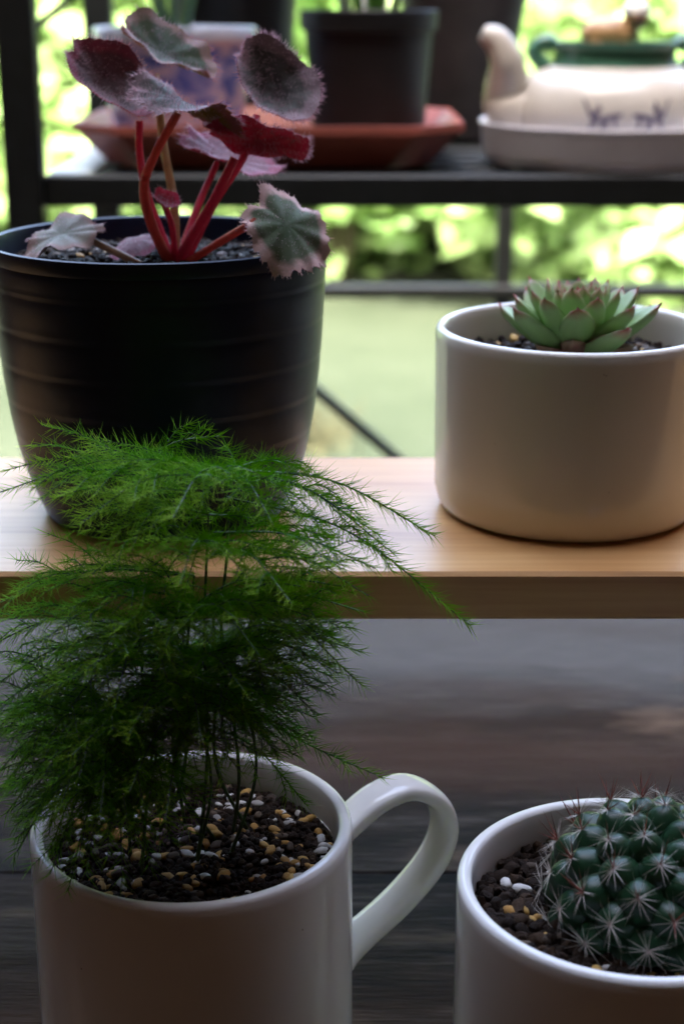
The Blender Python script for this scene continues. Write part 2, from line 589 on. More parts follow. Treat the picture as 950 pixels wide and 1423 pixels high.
# railing at the veranda's edge
RY = 1.80
rail = thing('railing', (0, RY, 0), 'dark steel railing of thin bars between veranda and lawn', 'railing')
zr = P(475, 405, RY)[2]
for z_, th in ((zr, .0145), (CZ + .14, .02), (.08, .014)):
    m = MB(); m.box((0, RY, z_), (5.0, .012, th), .002); m.build('rail', M_iron, rail, False)
x0, x1 = P(152, 340, RY)[0], P(702, 340, RY)[0]
for k in range(-4, 6):
    x = x0 + (x1 - x0) * k
    w = .026 if k == 0 else .019
    m = MB(); m.box((x, RY + .0125, (CZ + .14) / 2), (w, .012, CZ + .12), .002); m.build('bar', M_iron, rail, False)
a, b = P(285, 408, RY), P(550, 632, RY)
d = (b - a) / (a[2] - b[2])
b2 = a + d * (a[2] - .08)
m = MB(); m.bar(a - (0, .0125, 0), b2 - (0, .0125, 0), .012, .015, up=(0, 1, 0)); m.build('brace', M_iron, rail, False)

# ------------------------------------------------------------------ garden plants
def leaf_cloud(n, clumps, size, seed):
    r = np.random.default_rng(seed)
    w = np.array([c[3] ** 2 for c in clumps]); w /= w.sum()
    idx = r.choice(len(clumps), n, p=w)
    cs = np.array(clumps)[idx]
    d = r.normal(size=(n, 3)); d /= np.linalg.norm(d, axis=1, keepdims=True)
    rad = cs[:, 3] * (r.random(n) ** .45)
    p = cs[:, :3] + d * rad[:, None] * np.array([1, 1, .8])
    u = r.normal(size=(n, 3)); u[:, 2] *= .6; u /= np.linalg.norm(u, axis=1, keepdims=True)
    nn = d + r.normal(size=(n, 3)) * .7 + np.array([0, 0, .6])
    s = np.cross(nn, u); s /= np.linalg.norm(s, axis=1, keepdims=True)
    nn = np.cross(u, s)
    L = size * (.6 + .8 * r.random(n))[:, None]
    W = L * .32
    a = p; b = p + u * L * .45 + s * W + nn * L * .05; c = p + u * L - nn * L * .12; dd = p + u * L * .45 - s * W + nn * L * .05
    m = MB()
    vv = np.stack([a, b, c, dd], 1).reshape(-1, 3)
    ff = []
    for i in range(n):
        k = 4 * i
        ff += [(k, k + 1, k + 2), (k, k + 2, k + 3)]
    m.add(vv, ff, 0, np.repeat(r.random(n), 4))
    return m
def limbs(h, spread, seed, r0):
    r = random.Random(seed)
    m = MB()
    for k in range(6):
        a = k * 1.05 + r.random() * .4
        e = spread * (.4 + .5 * r.random())
        pts = [(.02 * math.cos(a), .02 * math.sin(a), -.03), (e * .25 * math.cos(a), e * .25 * math.sin(a), h * .35), (e * math.cos(a), e * math.sin(a), h * (.7 + .25 * r.random()))]
        m.tube(smoothpath(pts, 7), [r0 * (1 - .12 * i) for i in range(7)], 6)
    return m
shrub_kinds = []
for k in range(3):
    r = random.Random(k + 3)
    cl = [(r.uniform(-.6, .6), r.uniform(-.5, .5), r.uniform(.12, 1.75), r.uniform(.22, .46)) for _ in range(26)]
    shrub_kinds.append((leaf_cloud(6500, cl, .14, k + 10).mesh('shrub_crown', M_leafs[k], smooth=False), limbs(1.5, .6, k, .012).mesh('shrub_stem', M_bark)))
shrub_label = ['bright green leafy shrub standing at the edge of the lawn', 'deeper green leafy shrub standing at the edge of the lawn', 'yellow green leafy shrub standing at the edge of the lawn']
spots = [(-.9, 7.0, 2), (.95, 6.95, 2), (-1.8, 7.1, 0), (1.85, 7.1, 0), (0.0, 7.0, 0), (-2.8, 7.0, 2), (2.8, 7.0, 1), (-4.6, 7.9, 0), (-3.3, 7.6, 2), (-2.2, 8.2, 2), (-1.25, 7.7, 0), (-.35, 8.0, 2), (.5, 7.6, 0), (1.35, 8.1, 2), (2.2, 7.8, 2), (3.2, 8.2, 0), (4.4, 7.7, 1), (-1.7, 9.5, 2), (0.1, 9.7, 0), (1.0, 9.4, 2), (2.8, 9.6, 0), (-3.6, 9.4, 2)]
for i, (x, y, k) in enumerate(spots):
    s = .9 + .35 * random.random()
    o = thing('garden_shrub', (x, y, ZL), shrub_label[k], 'shrub', ('bright shrubs', 'deeper green shrubs', 'yellow green shrubs')[k] + ' along the lawn')
    o.rotation_euler = (0, 0, random.random() * 6.28); o.scale = (s, s, s)
    for nm, me in (('crown', shrub_kinds[k][0]), ('stem', shrub_kinds[k][1])):
        c = bpy.data.objects.new(nm, me); col.objects.link(c); c.parent = o
r = random.Random(50)
cl = [(r.uniform(-1.6, 1.6), r.uniform(-1.6, 1.6), r.uniform(2.0, 5.2), r.uniform(.5, 1.1)) for _ in range(22)]
tm_ = leaf_cloud(9000, cl, .24, 77).mesh('tree_crown', M_leafs[1], smooth=False)
mt = MB(); mt.tube(smoothpath([(0, 0, -.1), (.05, 0, 1.5), (0, .1, 4.2)], 9), [.15 - .012 * i for i in range(9)], 8)
for k in range(5):
    a = k * 1.3
    mt.tube(smoothpath([(.04, 0, 1.5 + .3 * k), (.7 * math.cos(a), .7 * math.sin(a), 2.4 + .3 * k), (1.4 * math.cos(a), 1.4 * math.sin(a), 3.2 + .3 * k)], 6), [.06 - .009 * i for i in range(6)], 6)
tt_ = mt.mesh('tree_trunk', M_bark)
for x, y in ((-6.4, 11.8), (7.0, 12.8), (9.5, 12.0), (-9.6, 12.2)):
    o = thing('garden_tree', (x, y, ZL), 'tall green tree rising behind the shrubs', 'tree', 'trees behind the shrubs')
    o.rotation_euler = (0, 0, random.random() * 6.28)
    for nm, me in (('crown', tm_), ('trunk', tt_)):
        c = bpy.data.objects.new(nm, me); col.objects.link(c); c.parent = o
# low dry tussock on the lawn
q = PZ(408, 618, ZL)
tu = thing('grass_tussock', q, 'low brown dry tussock on the lawn', 'tussock')
k = 260
dd = rng.normal(size=(k, 3)); dd[:, 2] = np.abs(dd[:, 2]) + .5
MB().cones(q + rng.normal(size=(k, 3)) * (.06, .06, 0), dd, .12 + .08 * rng.random(k), .004).build('blades', M_bark, tu)

# ------------------------------------------------------------------ table
TZ = CZ - .29
table = thing('table', (0, .5, 0), 'dark weathered grey brown plank table under the mugs', 'table')
edges = [.262, .487, .880]
for a, b in zip(edges[:-1], edges[1:]):
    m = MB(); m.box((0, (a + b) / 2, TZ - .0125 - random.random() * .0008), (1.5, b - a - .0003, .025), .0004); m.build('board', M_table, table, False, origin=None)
for y_ in (.30, .83):
    m = MB(); m.box((0, y_, TZ - .062), (1.36, .03, .07), .002); m.build('apron', M_table, table, False)
for sx in (-.64, .64):
    m = MB(); m.box((sx, .565, TZ - .062), (.03, .49, .068), .002); m.build('apron', M_table, table, False)
    for y_ in (.30, .83):
        m = MB(); m.box((sx * 1.075, y_, (TZ - .027) / 2), (.06, .06, TZ - .027), .004); m.build('leg', M_table, table, False)

# pine bench on the table
SZ = CZ - .16
bench = thing('pine_riser', (0, .497, TZ), 'pale pine plank riser standing on the dark table', 'shelf')
m = MB(); m.box((.02, .4965, SZ - .0075), (.86, .123, .015), .0012); pk = m.build('plank', M_pine, bench, False)
for sx in (-.36, .40):
    m = MB(); m.box((sx, .4965, (TZ + SZ - .015) / 2 + .0005), (.018, .11, SZ - .015 - TZ), .001); m.build('support', M_pine, bench, False)

# ------------------------------------------------------------------ mugs and pots
def cup_profile(r, h, wall, foot=.9, taper=1.0):
    """outside bottom -> outside rim -> inside bottom"""
    pr = [(r * foot * .80, .0), (r * foot * .94, .0), (r * foot, .0012)]
    pr += [(r * (foot + (taper - foot) * .55), .0035), (r * taper, .008)]
    for i in range(1, 9):
        z = .008 + (h - .008 - .004) * i / 8
        pr.append((r * (taper + (1 - taper) * i / 8), z))
    for i in range(1, 8):
        a = math.pi * i / 8
        pr.append((r - wall / 2 + math.cos(a) * wall / 2, h - .002 + math.sin(a) * .002))
    pr += [(r - wall, h - .004), (r * .985 - wall, h * .5), (r * .97 - wall, .012), (r * .85 - wall, .007), (.0005, .006)]
    return pr
def make_mug(name, c, label, r, h, handle_az, group=None, mat=None):
    o = thing(name, c, label, 'mug', group)
    m = MB(); m.lathe(cup_profile(r, h, .0038), c, 96); m.build('body', mat or M_china, o)
    hp = [(-.0025, -.0145), (.003, -.0120), (.012, -.0065), (.022, -.0050), (.031, -.0105), (.0345, -.0200), (.031, -.0300), (.021, -.0400), (.009, -.0480), (-.0025, -.0540)]
    ca, sa = math.cos(handle_az), math.sin(handle_az)
    pts = [(c[0] + (r + s) * ca, c[1] + (r + s) * sa, c[2] + h + z) for s, z in hp]
    pts = smoothpath(pts, 44)
    rad = np.ones(44); rad[:5] = [1.75, 1.5, 1.28, 1.12, 1.04]; rad[-5:] = [1.05, 1.12, 1.25, 1.42, 1.6]
    m = MB(); m.tube(pts, rad * .0031, 20, sec=(1.95, .88, (-sa, ca, 0))); m.build('handle', mat or M_china, o)
    return o
MH = .0825
mc = P(267, 1139, .374); mc[2] = TZ
mug1 = make_mug('mug', mc, 'white glazed mug with loop handle holding the feathery asparagus fern', .0425, MH, R(26))
mc2 = P(879, 1217, .337); mc2[2] = TZ
mug2 = make_mug('mug', mc2, 'white glazed mug holding the spiny round cactus', .0425, MH + .0045, R(-25))
sc_ = P(785, 700, .5); sc_[2] = SZ
CH, CR = .0605, .0441
cup = thing('cup', sc_, 'plain cream white cylindrical cup on the pine plank holding a rosette', 'cup')
MB().lathe(cup_profile(CR, CH, .0036, .93, .985), sc_, 96).build('body', M_cream, cup)

pc = P(233, 697, .5); pc[2] = SZ
pot = thing('plant_pot', pc, 'dark navy ribbed tapering pot holding the begonia', 'pot')
PH = .0885
outer = [(.0360, 0), (.0385, .0), (.0397, .0016), (.0424, .0085), (.0452, .0165)]
ribs = [(.0165, .0452), (.0285, .0479), (.0405, .0496), (.0525, .0508), (.0645, .0517), (.0765, .0524), (.0840, .0528)]
for (z0, r0), (z1, r1) in zip(ribs[:-1], ribs[1:]):
    for f in (.12, .3, .5, .7, .88):
        outer.append((r0 + (r1 - r0) * f + .0002 * math.sin(math.pi * f) , z0 + (z1 - z0) * f))
    outer.append((r1 - .0002, z1 - .0004)); outer.append((r1 + .0002, z1 + .0004))
outer += [(.0530, PH - .0015), (.0529, PH - .0003), (.0522, PH), (.0513, PH - .0004), (.0508, PH - .002), (.0500, .066), (.047, .03), (.037, .004), (.0005, .0035)]
MB().lathe(outer, pc, 96).build('body', M_navy, pot)

# ------------------------------------------------------------------ soil and pebbles
def stone_mesh(name, mat, seed, flat=.75):
    r = np.random.default_rng(seed)
    import bmesh
    bm = bmesh.new()
    bmesh.ops.create_icosphere(bm, subdivisions=2, radius=1.0)
    off = r.normal(size=3) * 5
    ph = r.random((6, 3)) * 6.28; kk = r.normal(size=(6, 3)) * 1.5
    for v in bm.verts:
        p = np.array(v.co)
        s = 1 + .06 * sum(math.sin(kk[i].dot(p) * 1.4 + ph[i, 0]) for i in range(6)) / 1.6
        v.co = Vector(p * s * np.array([1.0, .8, flat]))
    me = bpy.data.meshes.new(name); bm.to_mesh(me); bm.free()
    me.materials.append(mat)
    me.polygons.foreach_set('use_smooth', [True] * len(me.polygons))
    return me
ST = {k: [stone_mesh(k, mt, 20 + i, fl) for i in range(4)] for k, mt, fl in (('ochre_pebble', M_ochre, .85), ('white_pebble', M_perl, .65), ('brown_pebble', M_grey, .7))}
def soil(c, rad, z, label, counts, seed, ncrumb=1500, csize=.0011, mound=.0015, psize=1.0, avoid=None):
    r = np.random.default_rng(seed)
    cc = np.array([c[0], c[1], z])
    o = thing('potting_soil', cc, label, 'soil')
    hz = lambda x, y: z + mound * (1 - (x * x + y * y) / rad ** 2) + .0008 * math.sin(x * 310 + seed) * math.cos(y * 270)
    m = MB(); vv, ff = [(c[0], c[1], hz(0, 0))], []
    N, K = 40, 12
    for i in range(1, K + 1):
        for j in range(N):
            a = 2 * math.pi * j / N; q = rad * i / K
            vv.append((c[0] + q * math.cos(a), c[1] + q * math.sin(a), hz(q * math.cos(a), q * math.sin(a)) + r.normal() * .0003))
    for j in range(N): ff.append((0, 1 + j, 1 + (j + 1) % N))
    for i in range(K - 1):
        for j in range(N):
            a = 1 + i * N + j; b = 1 + i * N + (j + 1) % N
            ff.append((a, a + N, b + N, b))
    m.add(vv, ff); m.build('soil_bed', M_soil, o)
    # crumbs: faceted lumps merged into one mass
    lumps = [np.array([v.co[:] for v in ST['brown_pebble'][q].vertices]) for q in range(4)]
    lf = [tuple(p_.vertices) for p_ in ST['brown_pebble'][0].polygons]
    base = np.array([(1, 0, 0), (-1, 0, 0), (0, 1, 0), (0, -1, 0), (0, 0, 1), (0, 0, -1)], float)
    of = [(0, 2, 4), (2, 1, 4), (1, 3, 4), (3, 0, 4), (2, 0, 5), (1, 2, 5), (3, 1, 5), (0, 3, 5)]
    sub, sf, mid = [tuple(b) for b in base], [], {}
    def md(a, b):
        k = (min(a, b), max(a, b))
        if k not in mid:
            mid[k] = len(sub); p = unit(np.array(sub[a]) + np.array(sub[b])); sub.append(tuple(p))
        return mid[k]
    for a, b, d in of:
        ab, bd, da = md(a, b), md(b, d), md(d, a)
        sf += [(a, ab, da), (ab, b, bd), (da, bd, d), (ab, bd, da)]
    sub = np.array(sub)
    m = MB()
    for _ in range(ncrumb):
        q = rad * math.sqrt(r.random()) * .985; a = r.random() * 6.283
        x, y = q * math.cos(a), q * math.sin(a)
        s = csize * (.45 + 1.1 * r.random() ** 2)
        big = s > csize * .75
        bs = lumps[int(r.integers(4))] if big else sub
        rq = np.linalg.qr(r.normal(size=(3, 3)))[0]
        p = (bs * (1 + (.09 if big else .25) * r.normal(size=(len(bs), 1)))) @ rq * s
        m.add(p + np.array([c[0] + x, c[1] + y, hz(x, y) + s * .45]), lf if big else sf, 0, r.random() ** 1.5)
    cr = m.build('crumbs', M_crumb, o); tag(cr, kind='stuff')
    for k, n in counts.items():
        for i in range(n):
            q = rad * math.sqrt(r.random()) * .95; a = r.random() * 6.283
            x, y = q * math.cos(a), q * math.sin(a)
            if avoid is not None and avoid(c[0] + x, c[1] + y): continue
            s = {'ochre_pebble': .00175, 'white_pebble': .0017, 'brown_pebble': .0018}[k] * (.6 + .65 * r.random()) * psize
            sx = s * (1.0 + .5 * r.random())
            Mx = Matrix.Translation((c[0] + x, c[1] + y, hz(x, y) + s * .62)) @ Matrix.Rotation(r.random() * 6.28, 4, 'Z') @ Matrix.Rotation(r.normal() * .4, 4, 'X') @ Matrix.Diagonal((sx, s, s, 1))
            inst(k, ST[k][int(r.integers(4))], o, Mx)
    return o
co_x = P(908, 1217, .337)[0]
soil(mc, .0383, TZ + MH - .0105, 'gravelly potting soil with ochre and white pebbles in the fern mug', {'ochre_pebble': 105, 'white_pebble': 120, 'brown_pebble': 60}, 3, 3000, .0011, .0015, .80)
soil(mc2, .0383, TZ + MH + .0045 - .0115, 'dark crumbly potting soil around the cactus', {'ochre_pebble': 30, 'white_pebble': 20, 'brown_pebble': 16}, 4, 2600, .0016, .0015, .95, lambda x, y: math.hypot(x - co_x, y - .337) < .021)
soil(sc_, .0396, SZ + CH - .0125, 'dark potting soil around the echeveria rosette', {'ochre_pebble': 12, 'white_pebble': 14, 'brown_pebble': 30}, 5, 900, .0014)
soil(pc, .0500, SZ + PH - .0095, 'coarse potting soil in the navy begonia pot', {'ochre_pebble': 30, 'white_pebble': 34, 'brown_pebble': 90}, 6, 2600, .0013, .002, .85)

# ------------------------------------------------------------------ asparagus fern
fern_o = np.array([mc[0], mc[1], TZ + MH - .0095])
fern = thing('asparagus_fern', fern_o, 'feathery green asparagus fern overflowing the white mug', 'fern')
fr = np.random.default_rng(11)
def needles(mb, path, t0, dens, L, tipcol, flat=.55):
    """needle clusters all along a branch; attribute t rises towards the fresh tip"""
    seg = np.linalg.norm(np.diff(path, axis=0), axis=1)
    s = np.concatenate([[0], np.cumsum(seg)])
    n = max(4, int(s[-1] / dens))
    q = np.linspace(0, s[-1], n)
    pts = np.stack([np.interp(q, s, path[:, i]) for i in range(3)], 1)
    tg = np.gradient(pts, axis=0); tg /= np.linalg.norm(tg, axis=1, keepdims=True) + 1e-9
    up = np.array([0, 0, 1.0])
    side = np.cross(tg, up); side /= np.linalg.norm(side, axis=1, keepdims=True) + 1e-6
    u2 = np.cross(side, tg)
    f = q / s[-1]
    pp, dd, ll, aa = [], [], [], []
    for k in range(3):
        ang = fr.random(n) * 6.283
        ca, sa = np.cos(ang), np.sin(ang) * flat + .12
        rad = side * ca[:, None] + u2 * sa[:, None]
        lean = .42 + .50 * f ** 1.5 + fr.normal(size=n) * .22
        d = rad + tg * lean[:, None]
        env = np.clip(1.05 - .32 * f ** 4, .3, 1.1) * np.clip(.55 + 2.5 * f, .5, 1)
        pp.append(pts); dd.append(d); ll.append(L * env * (.65 + .5 * fr.random(n)))
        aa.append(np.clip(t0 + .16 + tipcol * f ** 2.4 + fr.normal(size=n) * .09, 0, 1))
    pp, dd, ll, aa = np.concatenate(pp), np.concatenate(dd), np.concatenate(ll), np.concatenate(aa)
    bend = fr.normal(size=pp.shape) * .0004
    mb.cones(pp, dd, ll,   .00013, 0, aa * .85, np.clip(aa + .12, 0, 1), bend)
def clampY(p):
    """keep the sprays clear of the pine plank and the pot behind"""
    q = np.array(p, float)
    z = q[..., 2] - CZ
    lim = np.where(z < -.137, .427, .446)
    q[..., 1] = np.minimum(q[..., 1], lim)
    return q
def branch(st, nd, a, b, sag, t0, tip, L=.0070, dens=.00100, r0=.00036, subs=0, sublen=.018, mid=None):
    a, b = np.array(a, float), np.array(b, float)
    md = (a + b) / 2 + np.array([0, 0, sag]) if mid is None else np.array(mid)
    pth = clampY(smoothpath([a, md, b], 16))
    st.tube(pth, np.linspace(r0, .00014, 16), 5)
    needles(nd, pth, t0, dens, L, tip)
    ln = np.linalg.norm(b - a)
    d = unit(b - a)
    hs = unit(np.cross(d, (0, 0, 1)))
    for k in range(subs):
        f = .12 + .68 * (k + fr.random() * .6) / max(subs, 1)
        p = pth[int(f * 15)]
        sg = 1 if k % 2 else -1
        l2 = sublen * (1.05 - .65 * f) * (.75 + .5 * fr.random())
        e = p + (d * .75 + hs * sg * .72 + np.array([0, 0, fr.normal() * .16])) * l2
        p2 = clampY(smoothpath([p, (p + e) / 2 + (0, 0, .0016), e], 8))
        st.tube(p2, np.linspace(.00022, .00012, 8), 4)
        needles(nd, p2, t0, dens, L * .88, tip * .9)
def frond(base, way, branches):
    """one stem with its sprays: part frond > stem, needles"""
    st, nd = MB(), MB()
    base = np.array(base) + np.append(fr.normal(size=2) * .0035, 0)
    way = [np.array(w) + (np.append(fr.normal(size=2) * .0022, 0) if i == 0 and len(way) > 1 else 0) for i, w in enumerate(way)]
    pts = smoothpath([base] + way, 30)
    st.tube(pts, np.linspace(.00052, .00032, 30), 7)
    for br in branches:
        branch(st, nd, **br)
    o = st.build('frond', M_stem, fern)
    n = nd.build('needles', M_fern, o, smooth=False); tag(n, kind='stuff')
def ray(stempt, az, ln, drop):
    return np.array(stempt) + np.array([math.cos(az) * ln, math.sin(az) * ln, -drop])
bz = lambda x, y: np.array([mc[0] + x, mc[1] + y, fern_o[2]])
def px(x, y, Y): return P(x, y, Y)

# frond A: the highest stem with the wide top spray
apex = px(312, 655, .385)
A = [dict(a=px(330, 652, .386), b=px(602, 744, .392), sag=.0055, t0=.25, tip=.8, L=.0072, dens=.00075, subs=0),
     dict(a=px(312, 690, .385), b=px(652, 868, .372), sag=.008, t0=.28, tip=.85, L=.0070, dens=.0007, subs=4, sublen=.014),
     dict(a=apex, b=px(-12, 688, .375), sag=.006, t0=.25, tip=.55, L=.006, dens=.0012, subs=8, sublen=.030),
     dict(a=apex, b=px(42, 672, .39), sag=.004, t0=.38, tip=.7, subs=8, sublen=.022),
     dict(a=apex, b=px(78, 692, .365), sag=.006, t0=.38, tip=.6, subs=9, sublen=.028),
     dict(a=px(180, 655, .40), b=px(305, 606, .402), sag=.003, t0=.35, tip=.55, subs=5, sublen=.010),
     dict(a=px(225, 665, .395), b=px(130, 668, .395), sag=.003, t0=.35, tip=.6, subs=5, sublen=.012),
     dict(a=apex, b=px(112, 728, .35), sag=.006, t0=.40, tip=.6, subs=8, sublen=.026),
     dict(a=apex, b=px(525, 742, .40), sag=.004, t0=.30, tip=.7, subs=6, sublen=.02),
     dict(a=apex, b=px(545, 768, .38), sag=.006, t0=.30, tip=.65, L=.006, subs=4, sublen=.016),
     dict(a=apex, b=px(430, 655, .42), sag=.003, t0=.25, tip=.5, subs=4, sublen=.016),
     dict(a=apex, b=px(240, 720, .335), sag=.005, t0=.42, tip=.6, subs=8, sublen=.024),
     dict(a=apex, b=px(380, 730, .345), sag=.004, t0=.4, tip=.55, subs=7, sublen=.022)]
frond(bz(.010, .004), [px(318, 1060, .380), px(308, 880, .382), px(316, 760, .384), apex], A)
# frond B: second tier
ap = px(290, 715, .37)
Bb = [dict(a=ap, b=px(108, 718, .38), sag=.004, t0=.42, tip=.6, subs=7, sublen=.022),
      dict(a=ap, b=px(150, 752, .355), sag=.005, t0=.42, tip=.65, subs=6, sublen=.022),
      dict(a=px(295, 745, .37), b=px(128, 798, .35), sag=.007, t0=.45, tip=.7, subs=5, sublen=.018),
      dict(a=px(295, 740, .37), b=px(522, 790, .362), sag=.004, t0=.40, tip=.75, subs=7, sublen=.022),
      dict(a=px(295, 770, .37), b=px(512, 828, .36), sag=.006, t0=.42, tip=.75, subs=7, sublen=.022),
      dict(a=px(295, 760, .37), b=px(250, 812, .33), sag=.006, t0=.48, tip=.6, subs=6, sublen=.02),
      dict(a=px(295, 770, .37), b=px(405, 838, .34), sag=.006, t0=.42, tip=.6, subs=6, sublen=.02),
      dict(a=ap, b=px(420, 770, .40), sag=.004, t0=.35, tip=.5, subs=6, sublen=.02)]
frond(bz(.004, -.004), [px(292, 1050, .366), px(284, 880, .368), ap], Bb)
# frond C: middle tier to both sides
ap = px(270, 800, .375)
Cc = [dict(a=ap, b=px(-30, 850, .37), sag=.006, t0=.28, tip=.65, subs=7, sublen=.026, dens=.0012),
      dict(a=ap, b=px(20, 822, .385), sag=.005, t0=.30, tip=.6, subs=7, sublen=.022, dens=.0012),
      dict(a=px(270, 830, .375), b=px(30, 880, .355), sag=.006, t0=.28, tip=.5, subs=8, sublen=.026),
      dict(a=px(270, 850, .375), b=px(502, 952, .365), sag=.010, t0=.30, tip=.75, subs=7, sublen=.022),
      dict(a=px(270, 840, .375), b=px(480, 896, .375), sag=.006, t0=.28, tip=.65, subs=7, sublen=.022),
      dict(a=px(270, 840, .375), b=px(440, 860, .36), sag=.003, t0=.32, tip=.6, subs=7, sublen=.022),
      dict(a=px(270, 850, .375), b=px(230, 900, .335), sag=.005, t0=.25, tip=.4, subs=7, sublen=.022),
      dict(a=px(270, 850, .375), b=px(360, 910, .34), sag=.005, t0=.25, tip=.45, subs=7, sublen=.022),
      dict(a=px(270, 830, .375), b=px(130, 850, .35), sag=.005, t0=.3, tip=.5, subs=8, sublen=.024)]
frond(bz(-.004, .006), [px(262, 1080, .377), px(258, 930, .377), ap], Cc)
# frond D: left hand mass
ap = px(190, 850, .375)
Dd = []
for (x, y, Y, q) in ((-30, 905, .375, .0), (-20, 960, .365, .0), (10, 1000, .38, .0), (60, 890, .345, .05), (40, 945, .39, .0), (130, 930, .34, .05), (240, 920, .345, 0), (290, 960, .37, 0), (80, 1010, .35, 0), (160, 985, .335, 0)):
    f = (y - 850) / 170
    a = px(190 + 6 * f, 850 + 110 * f * .7, .375)
    Dd.append(dict(a=a, b=px(x, y, Y), sag=.006, t0=.20 + q, tip=.5, subs=6, sublen=.024, L=.0070, dens=.0014))
frond(bz(-.012, .0), [px(205, 1080, .374), px(198, 960, .375), ap], Dd)
# frond E: low skirt, drooping over the rim at the left
ap = px(160, 960, .37)
Ee = []
for (x, y, Y) in ((-20, 1040, .372), (20, 1075, .36), (-10, 1110, .375), (50, 1130, .345), (95, 1238, .333), (30, 1020, .39), (110, 1080, .335), (200, 1060, .34), (70, 1180, .345), (30, 1160, .36), (10, 1130, .355), (60, 1080, .34), (80, 1130, .335), (20, 1190, .352), (120, 1215, .331), (170, 1225, .333), (210, 1205, .336), (240, 1170, .338), (70, 1215, .336), (150, 1160, .332), (200, 1120, .334), (110, 1190, .332), (150, 1190, .332), (0, 1070, .35), (190, 1170, .335), (60, 1040, .345), (140, 1130, .33), (-30, 1000, .36), (235, 1020, .36)):
    f = min(1, (y - 960) / 260)
    Ee.append(dict(a=px(160 + 8 * f, 960 + 150 * f * .6, .37), b=px(x, y, Y), sag=.008, t0=.12, tip=.40, subs=6, sublen=.022, dens=.0013))
frond(bz(-.018, -.004), [px(178, 1090, .370), px(168, 1020, .37), ap], Ee)
# frond F: low right sprays
ap = px(300, 960, .38)
Ff = [dict(a=ap, b=px(532, 1081, .385), sag=.006, t0=.28, tip=.6, subs=4, sublen=.014, mid=px(420, 1030, .388)),
      dict(a=ap, b=px(434, 996, .375), sag=.002, t0=.12, tip=.35, subs=3, sublen=.014),
      dict(a=ap, b=px(390, 1060, .365), sag=.005, t0=.12, tip=.3, subs=6, sublen=.018),
      dict(a=ap, b=px(250, 1050, .345), sag=.005, t0=.14, tip=.3, subs=7, sublen=.022),
      dict(a=ap, b=px(330, 1010, .35), sag=.003, t0=.15, tip=.3, subs=7, sublen=.02),
      dict(a=ap, b=px(210, 980, .39), sag=.003, t0=.15, tip=.3, subs=7, sublen=.02),
      dict(a=px(300, 1010, .38), b=px(425, 1118, .372), sag=.004, t0=.14, tip=.3, subs=4, sublen=.016)]
for (x, y, Y) in ((470, 870, .36), (500, 905, .37), (470, 935, .36), (440, 960, .365), (400, 925, .35), (505, 850, .365), (480, 815, .36)):
    Ff.append(dict(a=px(296, 900 if y > 900 else 850, .378), b=px(x, y, Y), sag=.005, t0=.24, tip=.8, subs=6, sublen=.018))
frond(bz(.012, .010), [px(304, 1070, .381), ap, px(296, 850, .378)], Ff)
# frond G: inner filling tier seen in front of the stems
ap = px(255, 880, .37)
Gg = []
for (x, y, Y) in ((200, 790, .345), (420, 815, .355), (170, 870, .335), (330, 860, .335), (120, 930, .335), (340, 960, .335), (60, 960, .35), (180, 1020, .33), (280, 1030, .335), (360, 1010, .35), (100, 1050, .335), (180, 1100, .33), (230, 1140, .33), (310, 1085, .34), (130, 1150, .335)):
    f = (y - 880) / 200
    Gg.append(dict(a=px(255 + 6 * f, 880 + 90 * f, .37), b=px(x, y, Y), sag=.005, t0=.26 - .05 * f + (.12 if y < 850 else 0), tip=.55, subs=5, sublen=.020, dens=.0013))
frond(bz(.0, -.002), [px(258, 1090, .370), px(256, 980, .37), ap], Gg)
# bare extra stems among them
for (x, y, top) in ((.002, -.012, (276, 980)), (-.008, -.010, (226, 940)), (.016, -.006, (330, 930)), (-.001, .012, (250, 900))):
    tp = px(top[0], top[1], mc[1] + y * .6)
    br = [dict(a=tp, b=tp + np.array([math.cos(k) * .026, math.sin(k) * .022, -.006]), sag=.004, t0=.15, tip=.35, subs=5, sublen=.018) for k in (.4, 1.9, 3.3, 4.6, 5.6)]
    frond(bz(x, y), [(bz(x, y) + tp) / 2 + np.array([.001, 0, 0]), tp], br)

